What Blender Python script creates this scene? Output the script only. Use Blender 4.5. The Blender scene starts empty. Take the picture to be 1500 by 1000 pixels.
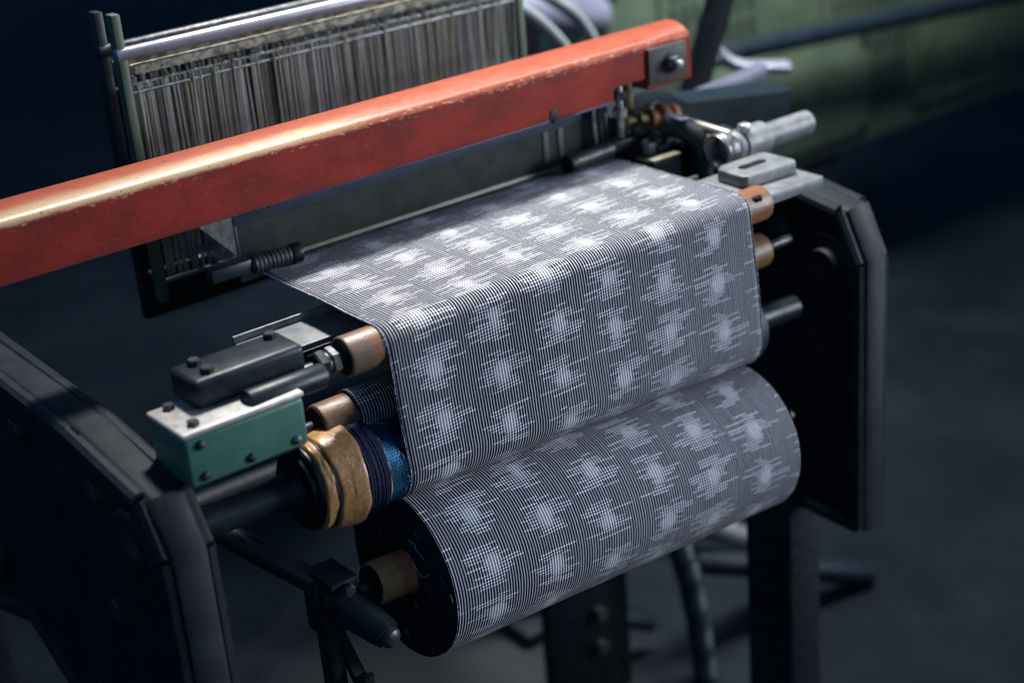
import bpy, bmesh, math, random
from mathutils import Vector, Matrix
random.seed(7)
D = bpy.data
SC = bpy.context.scene
COL = SC.collection
PI = math.pi

# ------------------------------------------------------------------ camera
YAW, PITCH, ROLL = 0.6340, -0.4128, -0.0862
CAM = Vector((-0.5987, -0.9946, 0.4821))
fw = Vector((math.sin(YAW) * math.cos(PITCH), math.cos(YAW) * math.cos(PITCH), math.sin(PITCH)))
rt0 = Vector((math.cos(YAW), -math.sin(YAW), 0.0))
up0 = rt0.cross(fw)
c_, s_ = math.cos(ROLL), math.sin(ROLL)
rt = c_ * rt0 + s_ * up0
up = -s_ * rt0 + c_ * up0
cd = D.cameras.new("camera")
cam = D.objects.new("camera", cd)
COL.objects.link(cam)
mw = Matrix((rt, up, -fw)).transposed().to_4x4()
mw.translation = CAM
cam.matrix_world = mw
cd.sensor_fit = 'HORIZONTAL'
cd.sensor_width = 36.0
cd.lens = 2361.1 / 1500 * 36.0
cd.clip_start = 0.05
cd.clip_end = 60
cd.dof.use_dof = True
cd.dof.focus_distance = (Vector((0.11, -0.024, -0.07)) - CAM).dot(fw)
cd.dof.aperture_fstop = 3.0
SC.camera = cam

# ------------------------------------------------------------------ world and lamps
w = D.worlds.new("World")
SC.world = w
w.use_nodes = True
bg = w.node_tree.nodes["Background"]
bg.inputs[0].default_value = (0.07, 0.26, 0.60, 1)
bg.inputs[1].default_value = 0.32

def area(name, loc, target, size, power, color, sy=None, spread=180):
    l = D.lights.new(name, 'AREA')
    l.energy = power
    l.color = color
    l.size = size
    l.spread = math.radians(spread)
    if sy:
        l.shape = 'RECTANGLE'
        l.size_y = sy
    o = D.objects.new(name, l)
    COL.objects.link(o)
    o.location = loc
    o.rotation_euler = (Vector(target) - Vector(loc)).to_track_quat('-Z', 'Y').to_euler()
    return o

area("skylight_lamp", (0.60, 0.56, 1.72), (0.16, 0.06, 0), 0.24, 7.2, (1.0, 0.97, 0.94), spread=50)
area("window_lamp", (2.45, -1.65, 0.48), (0.20, 0.0, -0.1), 1.1, 6.2, (0.84, 0.91, 1.0), spread=40)
area("side_fill_lamp", (-1.1, -1.9, 0.75), (0.0, 0.0, -0.15), 0.8, 2.0, (0.66, 0.86, 1.0))  # unseen weak fill added from front-left to lift the roll core
area("rear_fill_lamp", (1.3, 0.2, 1.6), (1.1, 0.9, -0.1), 0.5, 24, (0.93, 0.97, 1.0), spread=75)  # unseen fill added to brighten the green machine behind the loom

SC.view_settings.view_transform = 'Standard'
SC.view_settings.look = 'None'
SC.view_settings.exposure = 0.0
SC.view_settings.gamma = 1.0
SC.cycles.filter_width = 1.05

# ------------------------------------------------------------------ node helpers
class NT:
    def __init__(self, m):
        m.use_nodes = True
        self.t = m.node_tree
        self.n = self.t.nodes
        self.b = self.n["Principled BSDF"]
    def link(self, a, b):
        self.t.links.new(a, b)
    def put(self, sock, v):
        if isinstance(v, (int, float)):
            sock.default_value = v
        elif isinstance(v, tuple):
            sock.default_value = v if len(v) == len(sock.default_value) else (*v, 1)
        else:
            self.link(v, sock)
    def m(self, op, a, b=0.0, c=0.0, clamp=False):
        x = self.n.new("ShaderNodeMath")
        x.operation = op
        x.use_clamp = clamp
        self.put(x.inputs[0], a)
        self.put(x.inputs[1], b)
        self.put(x.inputs[2], c)
        return x.outputs[0]
    def ss(self, x, lo, hi):          # smoothstep
        r = self.n.new("ShaderNodeMapRange")
        r.interpolation_type = 'SMOOTHSTEP'
        self.put(r.inputs[0], x)
        self.put(r.inputs[1], lo)
        self.put(r.inputs[2], hi)
        return r.outputs[0]
    def mix(self, f, a, b):
        x = self.n.new("ShaderNodeMix")
        x.data_type = 'RGBA'
        self.put(x.inputs[0], f)
        self.put(x.inputs[6], a)
        self.put(x.inputs[7], b)
        return x.outputs[2]
    def noise(self, vec, scale, detail=4, rough=.55, dist=0.0):
        x = self.n.new("ShaderNodeTexNoise")
        x.inputs["Scale"].default_value = scale
        x.inputs["Detail"].default_value = detail
        x.inputs["Roughness"].default_value = rough
        x.inputs["Distortion"].default_value = dist
        if vec is not None:
            self.link(vec, x.inputs["Vector"])
        return x.outputs[0]
    def white(self, a, b):
        c = self.n.new("ShaderNodeCombineXYZ")
        self.put(c.inputs[0], a)
        self.put(c.inputs[1], b)
        x = self.n.new("ShaderNodeTexWhiteNoise")
        x.noise_dimensions = '2D'
        self.link(c.outputs[0], x.inputs["Vector"])
        s = self.n.new("ShaderNodeSeparateColor")
        self.link(x.outputs["Color"], s.inputs[0])
        return s.outputs[0], s.outputs[1], s.outputs[2]
    def obj(self, scale=(1, 1, 1)):
        c = self.n.new("ShaderNodeTexCoord")
        mp = self.n.new("ShaderNodeMapping")
        mp.inputs["Scale"].default_value = scale
        self.link(c.outputs["Object"], mp.inputs[0])
        return mp.outputs[0]
    def xyz(self, v):
        s = self.n.new("ShaderNodeSeparateXYZ")
        self.link(v, s.inputs[0])
        return s.outputs
    def bump(self, h, strength, dist=.001):
        x = self.n.new("ShaderNodeBump")
        x.inputs["Strength"].default_value = strength
        x.inputs["Distance"].default_value = dist
        self.link(h, x.inputs["Height"])
        self.link(x.outputs[0], self.b.inputs["Normal"])

def mat(name, c1, c2=None, rough=.5, metal=0.0, scale=60, bump=.15, rvar=.15, spec=.5, stretch=(1, 1, 1), lo=.35, hi=.7, detail=5):
    m = D.materials.new(name)
    t = NT(m)
    v = t.obj(stretch)
    n = t.noise(v, scale, detail, .6)
    f = t.ss(n, lo, hi)
    t.put(t.b.inputs["Base Color"], t.mix(f, c1, c2 or c1))
    n2 = t.noise(v, scale * 2.3, 3)
    t.put(t.b.inputs["Roughness"], t.m('ADD', rough - rvar * .5, t.m('MULTIPLY', n2, rvar)))
    t.b.inputs["Metallic"].default_value = metal
    t.b.inputs["Specular IOR Level"].default_value = spec
    if bump:
        t.bump(n, bump)
    return m

# ------------------------------------------------------------------ materials
def cloth_material():
    m = D.materials.new("kasuri_cloth")
    t = NT(m)
    uvn = t.n.new("ShaderNodeUVMap")
    uvn.uv_map = "UVMap"
    u, v, _ = t.xyz(uvn.outputs[0])
    cv = t.n.new("ShaderNodeCombineXYZ")
    t.put(cv.inputs[0], t.m('MULTIPLY', u, 160.0))
    t.put(cv.inputs[1], t.m('MULTIPLY', v, 2.2))
    wob = t.noise(cv.outputs[0], 1.0, 3, .5)
    u = t.m('ADD', u, t.m('MULTIPLY', t.m('SUBTRACT', wob, .5), .0011))
    cv2 = t.n.new("ShaderNodeCombineXYZ")
    t.put(cv2.inputs[0], t.m('MULTIPLY', u, 30.0))
    t.put(cv2.inputs[1], t.m('MULTIPLY', v, .8))
    wob2 = t.noise(cv2.outputs[0], 1.0, 2, .5)
    v = t.m('ADD', v, t.m('MULTIPLY', t.m('SUBTRACT', wob2, .5), .08))
    P, X0, N = 0.0626, 0.0398, 17.0
    U = t.m('DIVIDE', t.m('SUBTRACT', u, X0), P)
    c = t.m('ROUND', U)
    du = t.m('SUBTRACT', U, c)
    par = t.m('FLOORED_MODULO', c, 2.0)
    V = t.m('SUBTRACT', v, t.m('MULTIPLY', par, .5))
    so1, so2, so3 = t.white(c, 77.7)
    V = t.m('ADD', V, t.m('MULTIPLY', t.m('SUBTRACT', so1, .5), .10))
    mm = t.m('ROUND', V)
    # every spot strays a little
    s1, s2, s3 = t.white(c, t.m('ADD', mm, 31.7))
    R = t.m('MULTIPLY', V, N)
    k = t.m('FLOOR', R)
    fr = t.m('SUBTRACT', R, k)
    dvk = t.m('SUBTRACT', t.m('DIVIDE', t.m('ADD', k, .5), N), mm)
    r1, r2, r3 = t.white(k, c)
    shape = t.m('SQRT', t.m('MAXIMUM', 0.0, t.m('SUBTRACT', 1.0, t.m('POWER', t.m('ABSOLUTE', t.m('DIVIDE', dvk, .44)), 2.0))))
    L = t.m('MULTIPLY', t.m('MULTIPLY', shape, .48), t.m('ADD', .24, t.m('MULTIPLY', r1, .76)))
    L = t.m('MULTIPLY', L, t.ss(r3, .02, .14))
    ctr = t.m('MULTIPLY', t.m('SUBTRACT', r2, .5), .38)
    duj = t.m('ABSOLUTE', t.m('SUBTRACT', t.m('ADD', du, t.m('MULTIPLY', t.m('SUBTRACT', s1, .5), .08)), ctr))
    inside = t.ss(t.m('SUBTRACT', L, duj), -.012, .018)
    pulse = t.m('SUBTRACT', 1.0, t.ss(t.m('ABSOLUTE', t.m('SUBTRACT', fr, .5)), .15, .29))
    dash = t.m('MULTIPLY', inside, pulse)
    dash = t.m('MULTIPLY', dash, t.m('ADD', .6, t.m('MULTIPLY', r3, .5)))
    # dense heart of the spot: every pick is white here
    dv = t.m('SUBTRACT', V, mm)
    heart = t.m('ADD', t.m('POWER', t.m('ABSOLUTE', t.m('DIVIDE', t.m('SUBTRACT', du, t.m('MULTIPLY', t.m('SUBTRACT', s1, .5), -.08)), .16)), 2.0),
                t.m('POWER', t.m('ABSOLUTE', t.m('DIVIDE', dv, .25)), 2.0))
    heart = t.m('ADD', heart, t.m('MULTIPLY', t.m('SUBTRACT', r3, .5), .7))
    heart = t.m('MULTIPLY', t.m('SUBTRACT', 1.0, t.ss(heart, .0, 1.0)), .74)
    wf = t.m('MAXIMUM', dash, heart)
    # warp stripes
    T = t.m('DIVIDE', u, .00277)
    Tk = t.m('FLOOR', T)
    ft = t.m('SUBTRACT', T, Tk)
    st = t.m('SUBTRACT', 1.0, t.ss(t.m('ABSOLUTE', t.m('SUBTRACT', ft, .5)), .15, .25))
    a1, a2, a3 = t.white(Tk, 3.3)
    nz = t.noise(uvn.outputs[0], 900, 2)
    lum_w = t.m('MULTIPLY', t.m('ADD', .31, t.m('MULTIPLY', a1, .09)), t.m('ADD', .8, t.m('MULTIPLY', nz, .4)))
    lum_w = t.m('ADD', lum_w, t.m('MULTIPLY', wf, .57))
    lum_d = t.m('ADD', .006, t.m('MULTIPLY', wf, t.m('ADD', .19, t.m('MULTIPLY', heart, .10))))
    lum = t.m('ADD', t.m('MULTIPLY', st, lum_w), t.m('MULTIPLY', t.m('SUBTRACT', 1.0, st), lum_d))
    cr = t.n.new("ShaderNodeValToRGB")
    e = cr.color_ramp.elements
    e[0].position, e[0].color = 0.0, (.0035, .0040, .010, 1)
    e[1].position, e[1].color = 1.0, (.90, .91, .96, 1)
    k1 = e.new(.5)
    k1.color = (.46, .475, .53, 1)
    t.link(lum, cr.inputs[0])
    t.link(cr.outputs[0], t.b.inputs["Base Color"])
    t.b.inputs["Roughness"].default_value = .82
    t.b.inputs["Specular IOR Level"].default_value = .08
    t.b.inputs["Sheen Weight"].default_value = .02
    t.b.inputs["Sheen Roughness"].default_value = .5
    fine = t.m('ABSOLUTE', t.m('SUBTRACT', t.m('FRACT', t.m('MULTIPLY', R, 2.0)), .5))
    h = t.m('ADD', t.m('MULTIPLY', st, .6), t.m('MULTIPLY', fine, .4))
    t.bump(h, .35, .0004)
    return m

def beam_material():
    m = D.materials.new("worn_red_paint")
    t = NT(m)
    v = t.obj()
    x, y, z = t.xyz(v)
    big = t.noise(t.obj((14, 26, 26)), 1.3, 5, .6)
    red = t.mix(t.ss(big, .32, .68), (.16, .015, .009), (.27, .021, .011))
    stain = t.noise(t.obj((22, 44, 44)), 1.8, 6, .65)
    red = t.mix(t.m('MULTIPLY', t.ss(stain, .56, .74), .65), red, (.13, .03, .03))
    scr = t.noise(t.obj((60, 160, 160)), 2.2, 5, .7)
    red = t.mix(t.m('MULTIPLY', t.ss(scr, .66, .78), .35), red, (.42, .16, .11))
    # the rounded upper edge is rubbed thin by hands; its pale stretch is exposed wood plus a painted highlight
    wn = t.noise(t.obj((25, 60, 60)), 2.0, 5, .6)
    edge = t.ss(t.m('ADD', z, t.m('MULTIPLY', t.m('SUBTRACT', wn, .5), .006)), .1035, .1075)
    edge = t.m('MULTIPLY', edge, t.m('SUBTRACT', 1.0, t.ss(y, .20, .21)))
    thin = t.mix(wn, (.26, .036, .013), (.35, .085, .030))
    bare_highlight = t.m('SUBTRACT', 1.0, t.ss(t.m('ADD', x, t.m('MULTIPLY', t.m('SUBTRACT', wn, .5), .10)), .03, .15))
    bare_highlight = t.m('MULTIPLY', bare_highlight, t.m('SUBTRACT', 1.0, t.ss(t.m('ADD', y, t.m('MULTIPLY', wn, .008)), .165, .176)))
    thin = t.mix(bare_highlight, thin, (.40, .27, .14))
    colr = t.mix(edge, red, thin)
    dark = t.ss(t.m('ADD', z, t.m('MULTIPLY', wn, .004)), .0655, .0635)
    chip = t.noise(t.obj((150, 150, 150)), 1.4, 3, .6)
    colr = t.mix(t.m('MULTIPLY', t.ss(chip, .67, .70), .75), colr, (.045, .022, .02))
    chip2 = t.noise(t.obj((90, 210, 210)), 1.7, 4, .7)
    rim = t.m('MULTIPLY', t.ss(z, .1000, .1045), t.m('SUBTRACT', 1.0, t.ss(z, .106, .111)))
    colr = t.mix(t.m('MULTIPLY', t.m('ADD', .06, t.m('MULTIPLY', rim, 1.5)), t.ss(chip2, .575, .63)), colr, (.40, .25, .15))
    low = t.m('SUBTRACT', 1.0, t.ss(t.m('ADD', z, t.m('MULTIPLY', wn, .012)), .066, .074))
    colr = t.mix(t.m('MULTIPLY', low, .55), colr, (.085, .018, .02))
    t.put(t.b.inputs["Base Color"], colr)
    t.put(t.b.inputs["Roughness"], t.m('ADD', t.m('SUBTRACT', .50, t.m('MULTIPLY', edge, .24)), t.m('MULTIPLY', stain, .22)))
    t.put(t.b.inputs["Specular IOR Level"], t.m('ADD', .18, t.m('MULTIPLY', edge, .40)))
    t.bump(t.m('ADD', t.m('MULTIPLY', scr, .6), t.m('MULTIPLY', stain, .6)), .35, .0008)
    return m

def wood_material(name, c1, c2, c3, rough=.45, dirt=.5, red=None):
    m = D.materials.new(name)
    t = NT(m)
    g = t.noise(t.obj((25, 260, 260)), 1.0, 6, .65, .4)
    base = t.mix(t.ss(g, .3, .7), c1, c2)
    d = t.noise(t.obj((60, 60, 60)), 1.0, 6, .65)
    base = t.mix(t.m('MULTIPLY', t.ss(d, .48, .68), dirt), base, c3)
    if name == "roller_wood":
        xx, yy, zz = t.xyz(t.obj())
        old = t.m('SUBTRACT', 1.0, t.ss(t.m('ADD', xx, t.m('MULTIPLY', d, .012)), -.010, -.002))
        base = t.mix(t.m('MULTIPLY', old, .72), base, t.mix(g, (.085, .062, .052), (.15, .115, .098)))
    if red:
        x, y, z = t.xyz(t.obj())
        rm = t.m('MULTIPLY', t.ss(t.m('ADD', x, t.m('MULTIPLY', d, .012)), red - .003, red + .008), .5)
        base = t.mix(rm, base, (.50, .045, .045))
    t.put(t.b.inputs["Base Color"], base)
    t.put(t.b.inputs["Roughness"], t.m('ADD', rough - .1, t.m('MULTIPLY', d, .3)))
    pit = t.noise(t.obj((220, 400, 400)), 1.0, 3)
    t.bump(t.m('ADD', t.m('MULTIPLY', g, .5), pit), .5, .0006)
    return m

M = {}
M['cloth'] = cloth_material()
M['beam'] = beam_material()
M['wood'] = wood_material("roller_wood", (.17, .068, .030), (.25, .115, .055), (.13, .10, .085), .38, .8)
M['wood2'] = wood_material("press_roller_wood", (.10, .050, .022), (.17, .09, .04), (.04, .025, .016), .42, .6)
M['core'] = wood_material("core_wood", (.46, .20, .07), (.62, .32, .13), (.15, .09, .05), .5, .6, -.007)
M['iron'] = mat("cast_iron", (.007, .010, .014), (.018, .022, .028), .55, .0, 90, .35, .25, spec=.3)
M['iron_blue'] = mat("blue_black_casting", (.005, .010, .016), (.012, .020, .028), .42, .0, 40, .3, .25, spec=.35)
M['black'] = mat("black_paint", (.004, .005, .008), (.010, .012, .016), .42, .0, 60, .2, .2, spec=.25)
M['steel'] = mat("worn_steel", (.30, .31, .31), (.15, .15, .155), .44, .9, 120, .2, .25)
M['steel_dark'] = mat("oily_steel", (.045, .046, .050), (.10, .10, .105), .42, .6, 120, .25, .25)
M['bright'] = mat("polished_shaft", (.52, .52, .43), (.34, .35, .31), .38, .9, 90, .1, .15)
M['alu'] = mat("dull_rail_paint", (.21, .22, .225), (.12, .13, .135), .5, .15, 70, .3, .25)
M['green'] = mat("green_enamel", (.045, .125, .095), (.06, .16, .12), .42, .0, 60, .25, .3, lo=.3, hi=.75)
M['green_top'] = mat("chipped_grey_edge", (.45, .43, .40), (.30, .30, .28), .45, .3, 90, .3, .3)
M['sage'] = mat("sage_machine_paint", (.055, .080, .050), (.085, .115, .072), .5, .0, 12, .2, .2)
M['sage_dark'] = mat("slot_dark", (.012, .02, .018), (.02, .03, .026), .6, .0, 12, 0, .1)
M['rust'] = mat("rusty_collar", (.30, .11, .035), (.17, .075, .03), .6, .2, 130, .5, .2)
M['brass'] = mat("dull_brass", (.20, .155, .07), (.11, .09, .05), .5, .8, 120, .2, .2)
M['hose'] = mat("grey_hose", (.30, .32, .33), (.22, .24, .25), .42, .0, 40, .1, .2)
M['hose_light'] = mat("pale_hose", (.50, .52, .47), (.40, .42, .39), .4, .0, 40, .1, .2)
M['lilac'] = mat("pale_blue_casting", (.15, .15, .20), (.10, .105, .145), .38, .1, 30, .15, .2)
M['blue_dark'] = mat("dark_teal_enamel", (.004, .011, .016), (.008, .017, .024), .6, .0, 30, .15, .2, spec=.15)
M['navy'] = mat("navy_thread", (.003, .010, .038), (.006, .020, .070), .75, .0, 300, .7, .1, stretch=(6, 1, 1))
M['perf'] = mat("blue_perforated_metal", (.030, .17, .33), (.055, .27, .45), .27, .75, 90, .15, .2)
M['perf_in'] = mat("sleeve_dark_backing", (.004, .01, .025), (.01, .02, .05), .6, .0, 90, 0, .1)
M['disc'] = mat("roll_end_cloth", (.008, .009, .014), (.030, .031, .044), .9, .0, 400, .6, .1, spec=.15)
M['heddle'] = mat("heddle_wire", (.78, .77, .63), (.48, .48, .38), .38, .3, 40, 0, .2)
M['steel_bright'] = mat("bright_heddle_wire", (.88, .88, .88), (.7, .7, .7), .3, .3, 40, 0, .2)
M['tape'] = mat('dull_olive_tape', (.06, .065, .05), (.04, .045, .035), .6, 0, 60, .1, .1)
M['plate'] = mat('dark_worn_plate', (.026, .022, .022), (.055, .048, .046), .58, .0, 60, .2, .25)
M['warp_white'] = mat('selvage_yarn', (.42, .43, .48), (.06, .06, .08), .85, 0, 900, .3, .1, lo=.45, hi=.55)
M['frame'] = mat('frame_black_green', (.006, .010, .013), (.014, .020, .024), .6, 0, 30, .4, .25, spec=.25)
M['dent'] = mat("reed_wire", (.075, .088, .080), (.05, .058, .053), .45, .4, 60, 0, .2)
M['warp'] = mat("warp_yarn", (.26, .26, .29), (.05, .06, .09), .85, .0, 300, 0, .1)
M['bamboo'] = mat("pale_race_strip", (.22, .20, .14), (.15, .135, .095), .5, .0, 80, .2, .2)
M['rubber'] = mat("ribbed_black_rubber", (.015, .03, .035), (.022, .038, .044), .5, .0, 60, .1, .2)
M['thread'] = mat("stray_thread", (.50, .48, .46), (.35, .33, .33), .8, .0, 60, 0, .1)
M['silver'] = mat("lilac_silver_bar", (.42, .41, .46), (.30, .30, .34), .36, .55, 50, .1, .2)
M['brush'] = mat("beige_bristle_strip", (.40, .36, .27), (.13, .12, .09), .7, .0, 120, .7, .1, lo=.4, hi=.6)

def paper_material():
    m = D.materials.new("creased_brown_paper")
    t = NT(m)
    n = t.noise(t.obj((40, 70, 70)), 1.0, 5, .6, .6)
    base = t.mix(t.ss(n, .3, .72), (.27, .125, .040), (.43, .235, .095))
    n2 = t.noise(t.obj((130, 60, 60)), 1.0, 5, .7)
    base = t.mix(t.m('MULTIPLY', t.ss(n2, .52, .72), .6), base, (.14, .07, .03))
    n3 = t.noise(t.obj((75, 45, 45)), 1.0, 2, .5, 1.2)
    crease = t.m('SUBTRACT', 1.0, t.ss(t.m('ABSOLUTE', t.m('SUBTRACT', n3, .5)), .0, .022))
    base = t.mix(t.m('MULTIPLY', crease, .45), base, (.16, .075, .025))
    fib = t.noise(t.obj((300, 900, 900)), 1.0, 3, .6)
    base = t.mix(t.m('MULTIPLY', t.ss(fib, .5, .7), .25), base, (.55, .36, .18))
    t.put(t.b.inputs["Base Color"], base)
    t.b.inputs["Roughness"].default_value = .34
    t.bump(t.m('ADD', t.m('ADD', t.m('MULTIPLY', n, .7), t.m('MULTIPLY', crease, -.35)), t.m('MULTIPLY', fib, .08)), .35, .0012)
    return m
M['paper'] = paper_material()

def floor_material():
    m = D.materials.new("oily_concrete")
    t = NT(m)
    n = t.noise(t.obj(), 3.2, 6, .6, .5)
    n2 = t.noise(t.obj(), 14, 5, .6)
    c = t.mix(t.ss(n, .35, .65), (.002, .005, .009), (.008, .013, .018))
    c = t.mix(t.m('MULTIPLY', t.ss(n2, .5, .7), .5), c, (.003, .006, .009))
    px_, py_, _ = t.xyz(t.obj())
    rr = t.m('SQRT', t.m('ADD', t.m('POWER', t.m('ABSOLUTE', t.m('SUBTRACT', px_, .36)), 2.0), t.m('POWER', t.m('ABSOLUTE', t.m('SUBTRACT', py_, .55)), 2.0)))
    worn = t.m('SUBTRACT', 1.0, t.ss(t.m('ADD', rr, t.m('MULTIPLY', t.m('SUBTRACT', n2, .5), .35)), .06, .34))  # ragged paler patch mixed into the floor colour
    c = t.mix(worn, c, t.mix(n2, (.022, .026, .028), (.050, .053, .053)))
    t.put(t.b.inputs["Base Color"], c)
    t.put(t.b.inputs["Roughness"], t.m('ADD', .6, t.m('MULTIPLY', n2, .3)))
    t.b.inputs["Specular IOR Level"].default_value = .15
    t.bump(n2, .2, .002)
    return m
M['floor'] = floor_material()

# ------------------------------------------------------------------ mesh helpers
def obj(name, bm, m, parent=None, smooth=True, angle=35):
    me = D.meshes.new(name)
    bmesh.ops.recalc_face_normals(bm, faces=bm.faces[:])
    bm.to_mesh(me)
    bm.free()
    me.materials.append(m)
    if smooth:
        for p in me.polygons:
            p.use_smooth = True
        me.set_sharp_from_angle(angle=math.radians(angle))
    o = D.objects.new(name, me)
    COL.objects.link(o)
    if parent:
        o.parent = parent
        o.matrix_parent_inverse = Matrix.Translation(-parent.location)
    return o

def tag(o, label=None, cat=None, group=None, kind=None):
    if label: o["label"] = label
    if cat: o["category"] = cat
    if group: o["group"] = group
    if kind: o["kind"] = kind
    return o

def thing(name, label, cat, loc=(0, 0, 0), group=None):
    o = D.objects.new(name, None)
    COL.objects.link(o)
    o.location = loc
    o.empty_display_size = .02
    return tag(o, label, cat, group)

def B():
    return bmesh.new()

def box(bm, c, s, bev=.0, rot=None, seg=2):
    r = bmesh.ops.create_cube(bm, size=1.0)
    vs = r['verts']
    mt = Matrix.Translation(c) @ (rot.to_4x4() if rot else Matrix()) @ Matrix.Diagonal((*s, 1))
    bmesh.ops.transform(bm, matrix=mt, verts=vs)
    if bev:
        es = list({e for v in vs for e in v.link_edges})
        bmesh.ops.bevel(bm, geom=es, offset=bev, segments=seg, profile=.5, affect='EDGES')

def frame_of(d):
    d = d.normalized()
    a = Vector((0, 0, 1)) if abs(d.z) < .9 else Vector((1, 0, 0))
    s = d.cross(a).normalized()
    return s, d.cross(s).normalized()

def lathe(bm, a, b, prof, n=48, cap=True):
    """prof: list of (t along a->b in metres from a, radius)"""
    a, b = Vector(a), Vector(b)
    d = (b - a).normalized()
    s, q = frame_of(d)
    rings = []
    for t_, r in prof:
        c = a + d * t_
        rings.append([bm.verts.new(c + (s * math.cos(2 * PI * k / n) + q * math.sin(2 * PI * k / n)) * r) for k in range(n)])
    for i in range(len(rings) - 1):
        for k in range(n):
            bm.faces.new((rings[i][k], rings[i][(k + 1) % n], rings[i + 1][(k + 1) % n], rings[i + 1][k]))
    if cap:
        bm.faces.new(rings[0])
        bm.faces.new(rings[-1])

def cyl(bm, a, b, r, n=32, bev=.0):
    L = (Vector(b) - Vector(a)).length
    if bev:
        lathe(bm, a, b, [(0, r - bev), (bev * .3, r - bev * .3), (bev, r), (L - bev, r), (L - bev * .3, r - bev * .3), (L, r - bev)], n)
    else:
        lathe(bm, a, b, [(0, r), (L, r)], n)

def smooth_path(pts, k=6):
    P = [Vector(p) for p in pts]
    out = []
    for i in range(len(P) - 1):
        p0, p1, p2, p3 = P[max(i - 1, 0)], P[i], P[i + 1], P[min(i + 2, len(P) - 1)]
        for j in range(k):
            t = j / k
            out.append(.5 * ((2 * p1) + (p2 - p0) * t + (2 * p0 - 5 * p1 + 4 * p2 - p3) * t * t + (3 * p1 - p0 - 3 * p2 + p3) * t ** 3))
    out.append(P[-1])
    return out

def tube(bm, pts, r, n=12, k=6):
    P = smooth_path(pts, k) if k else [Vector(p) for p in pts]
    rs = r if callable(r) else (lambda t: r)
    rings = []
    s0 = None
    for i, p in enumerate(P):
        d = (P[min(i + 1, len(P) - 1)] - P[max(i - 1, 0)]).normalized()
        if s0 is None:
            s0, _ = frame_of(d)
        s0 = (s0 - d * s0.dot(d)).normalized()
        q = d.cross(s0)
        rr = rs(i / (len(P) - 1))
        rings.append([bm.verts.new(p + (s0 * math.cos(2 * PI * j / n) + q * math.sin(2 * PI * j / n)) * rr) for j in range(n)])
    for i in range(len(rings) - 1):
        for j in range(n):
            bm.faces.new((rings[i][j], rings[i][(j + 1) % n], rings[i + 1][(j + 1) % n], rings[i + 1][j]))
    bm.faces.new(rings[0])
    bm.faces.new(rings[-1])

def prism(bm, poly, axis, a, b, bev=.0):
    """extrude polygon (2-D list in the two other axes) along axis from a to b"""
    def pt(u, v, w):
        return {'x': (w, u, v), 'y': (u, w, v), 'z': (u, v, w)}[axis]
    lo = [bm.verts.new(pt(u, v, a)) for u, v in poly]
    hi = [bm.verts.new(pt(u, v, b)) for u, v in poly]
    n = len(poly)
    fs = [bm.faces.new(lo), bm.faces.new(hi)]
    for k in range(n):
        fs.append(bm.faces.new((lo[k], lo[(k + 1) % n], hi[(k + 1) % n], hi[k])))
    if bev:
        es = list({e for f in fs[:2] for e in f.edges})
        bmesh.ops.bevel(bm, geom=es, offset=bev, segments=2, profile=.5, affect='EDGES')

def hexnut(bm, a, b, r, ch=.0012, turn=0.3):
    a, b = Vector(a), Vector(b)
    d = (b - a).normalized()
    L = (b - a).length
    s, q = frame_of(d)
    rings = []
    for t_, rr in ((0, r - ch), (ch, r), (L - ch, r), (L, r - ch)):
        rings.append([bm.verts.new(a + d * t_ + (s * math.cos(turn + PI * k / 3) + q * math.sin(turn + PI * k / 3)) * rr) for k in range(6)])
    for i in range(3):
        for k in range(6):
            bm.faces.new((rings[i][k], rings[i][(k + 1) % 6], rings[i + 1][(k + 1) % 6], rings[i + 1][k]))
    bm.faces.new(rings[0])
    bm.faces.new(rings[-1])

# ------------------------------------------------------------------ setting: floor
b = B()
FZ = -.80
vs = [b.verts.new(p) for p in ((-6, -4, FZ), (9, -4, FZ), (9, 12, FZ), (-6, 12, FZ))]
b.faces.new(vs)
tag(obj("floor", b, M['floor'], smooth=False), kind='structure')

# ------------------------------------------------------------------ cloth sheet
W = .40
Q = .0455
FELL = .187
C1 = Vector((0, -.0175))
R1 = .0175
R2 = .036
def takeup_c(x):
    return Vector((.006, -.118 - .045 * x))
def sheet_profile(x):
    """points (y, z, s) from fell over the breast roller, down, and round the take-up roller"""
    pts = []
    for k in range(15):
        y = FELL * (1 - k / 14)
        pts.append((y, .0, -y))
    c2 = takeup_c(x)
    dd = c2 - C1
    L = dd.length
    base = math.atan2(dd.y, dd.x)
    off = math.acos((R1 - R2) / L)
    na = base - off                       # normal angle on the weaver's side
    if math.cos(na) > 0:
        na = base + off
    n = Vector((math.cos(na), math.sin(na)))
    # arc on roller 1 from +z (90 deg) to na
    a0, a1 = PI / 2, na if na > 0 else na + 2 * PI
    s = 0.0
    for k in range(1, 17):
        a = a0 + (a1 - a0) * k / 16
        pts.append((C1.x + R1 * math.cos(a), C1.y + R1 * math.sin(a), R1 * (a - a0)))
    s = R1 * (a1 - a0)
    p, q = C1 + R1 * n, c2 + R2 * n
    Ls = (q - p).length
    for k in range(1, 15):
        f = k / 14
        e = p + (q - p) * f
        pts.append((e.x, e.y, s + Ls * f))
    s += Ls
    a0 = a1
    a1 = a0 + math.radians(215)
    for k in range(1, 41):
        a = a0 + (a1 - a0) * k / 40
        pts.append((c2.x + R2 * math.cos(a), c2.y + R2 * math.sin(a), s + R2 * (a - a0)))
    return pts

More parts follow.
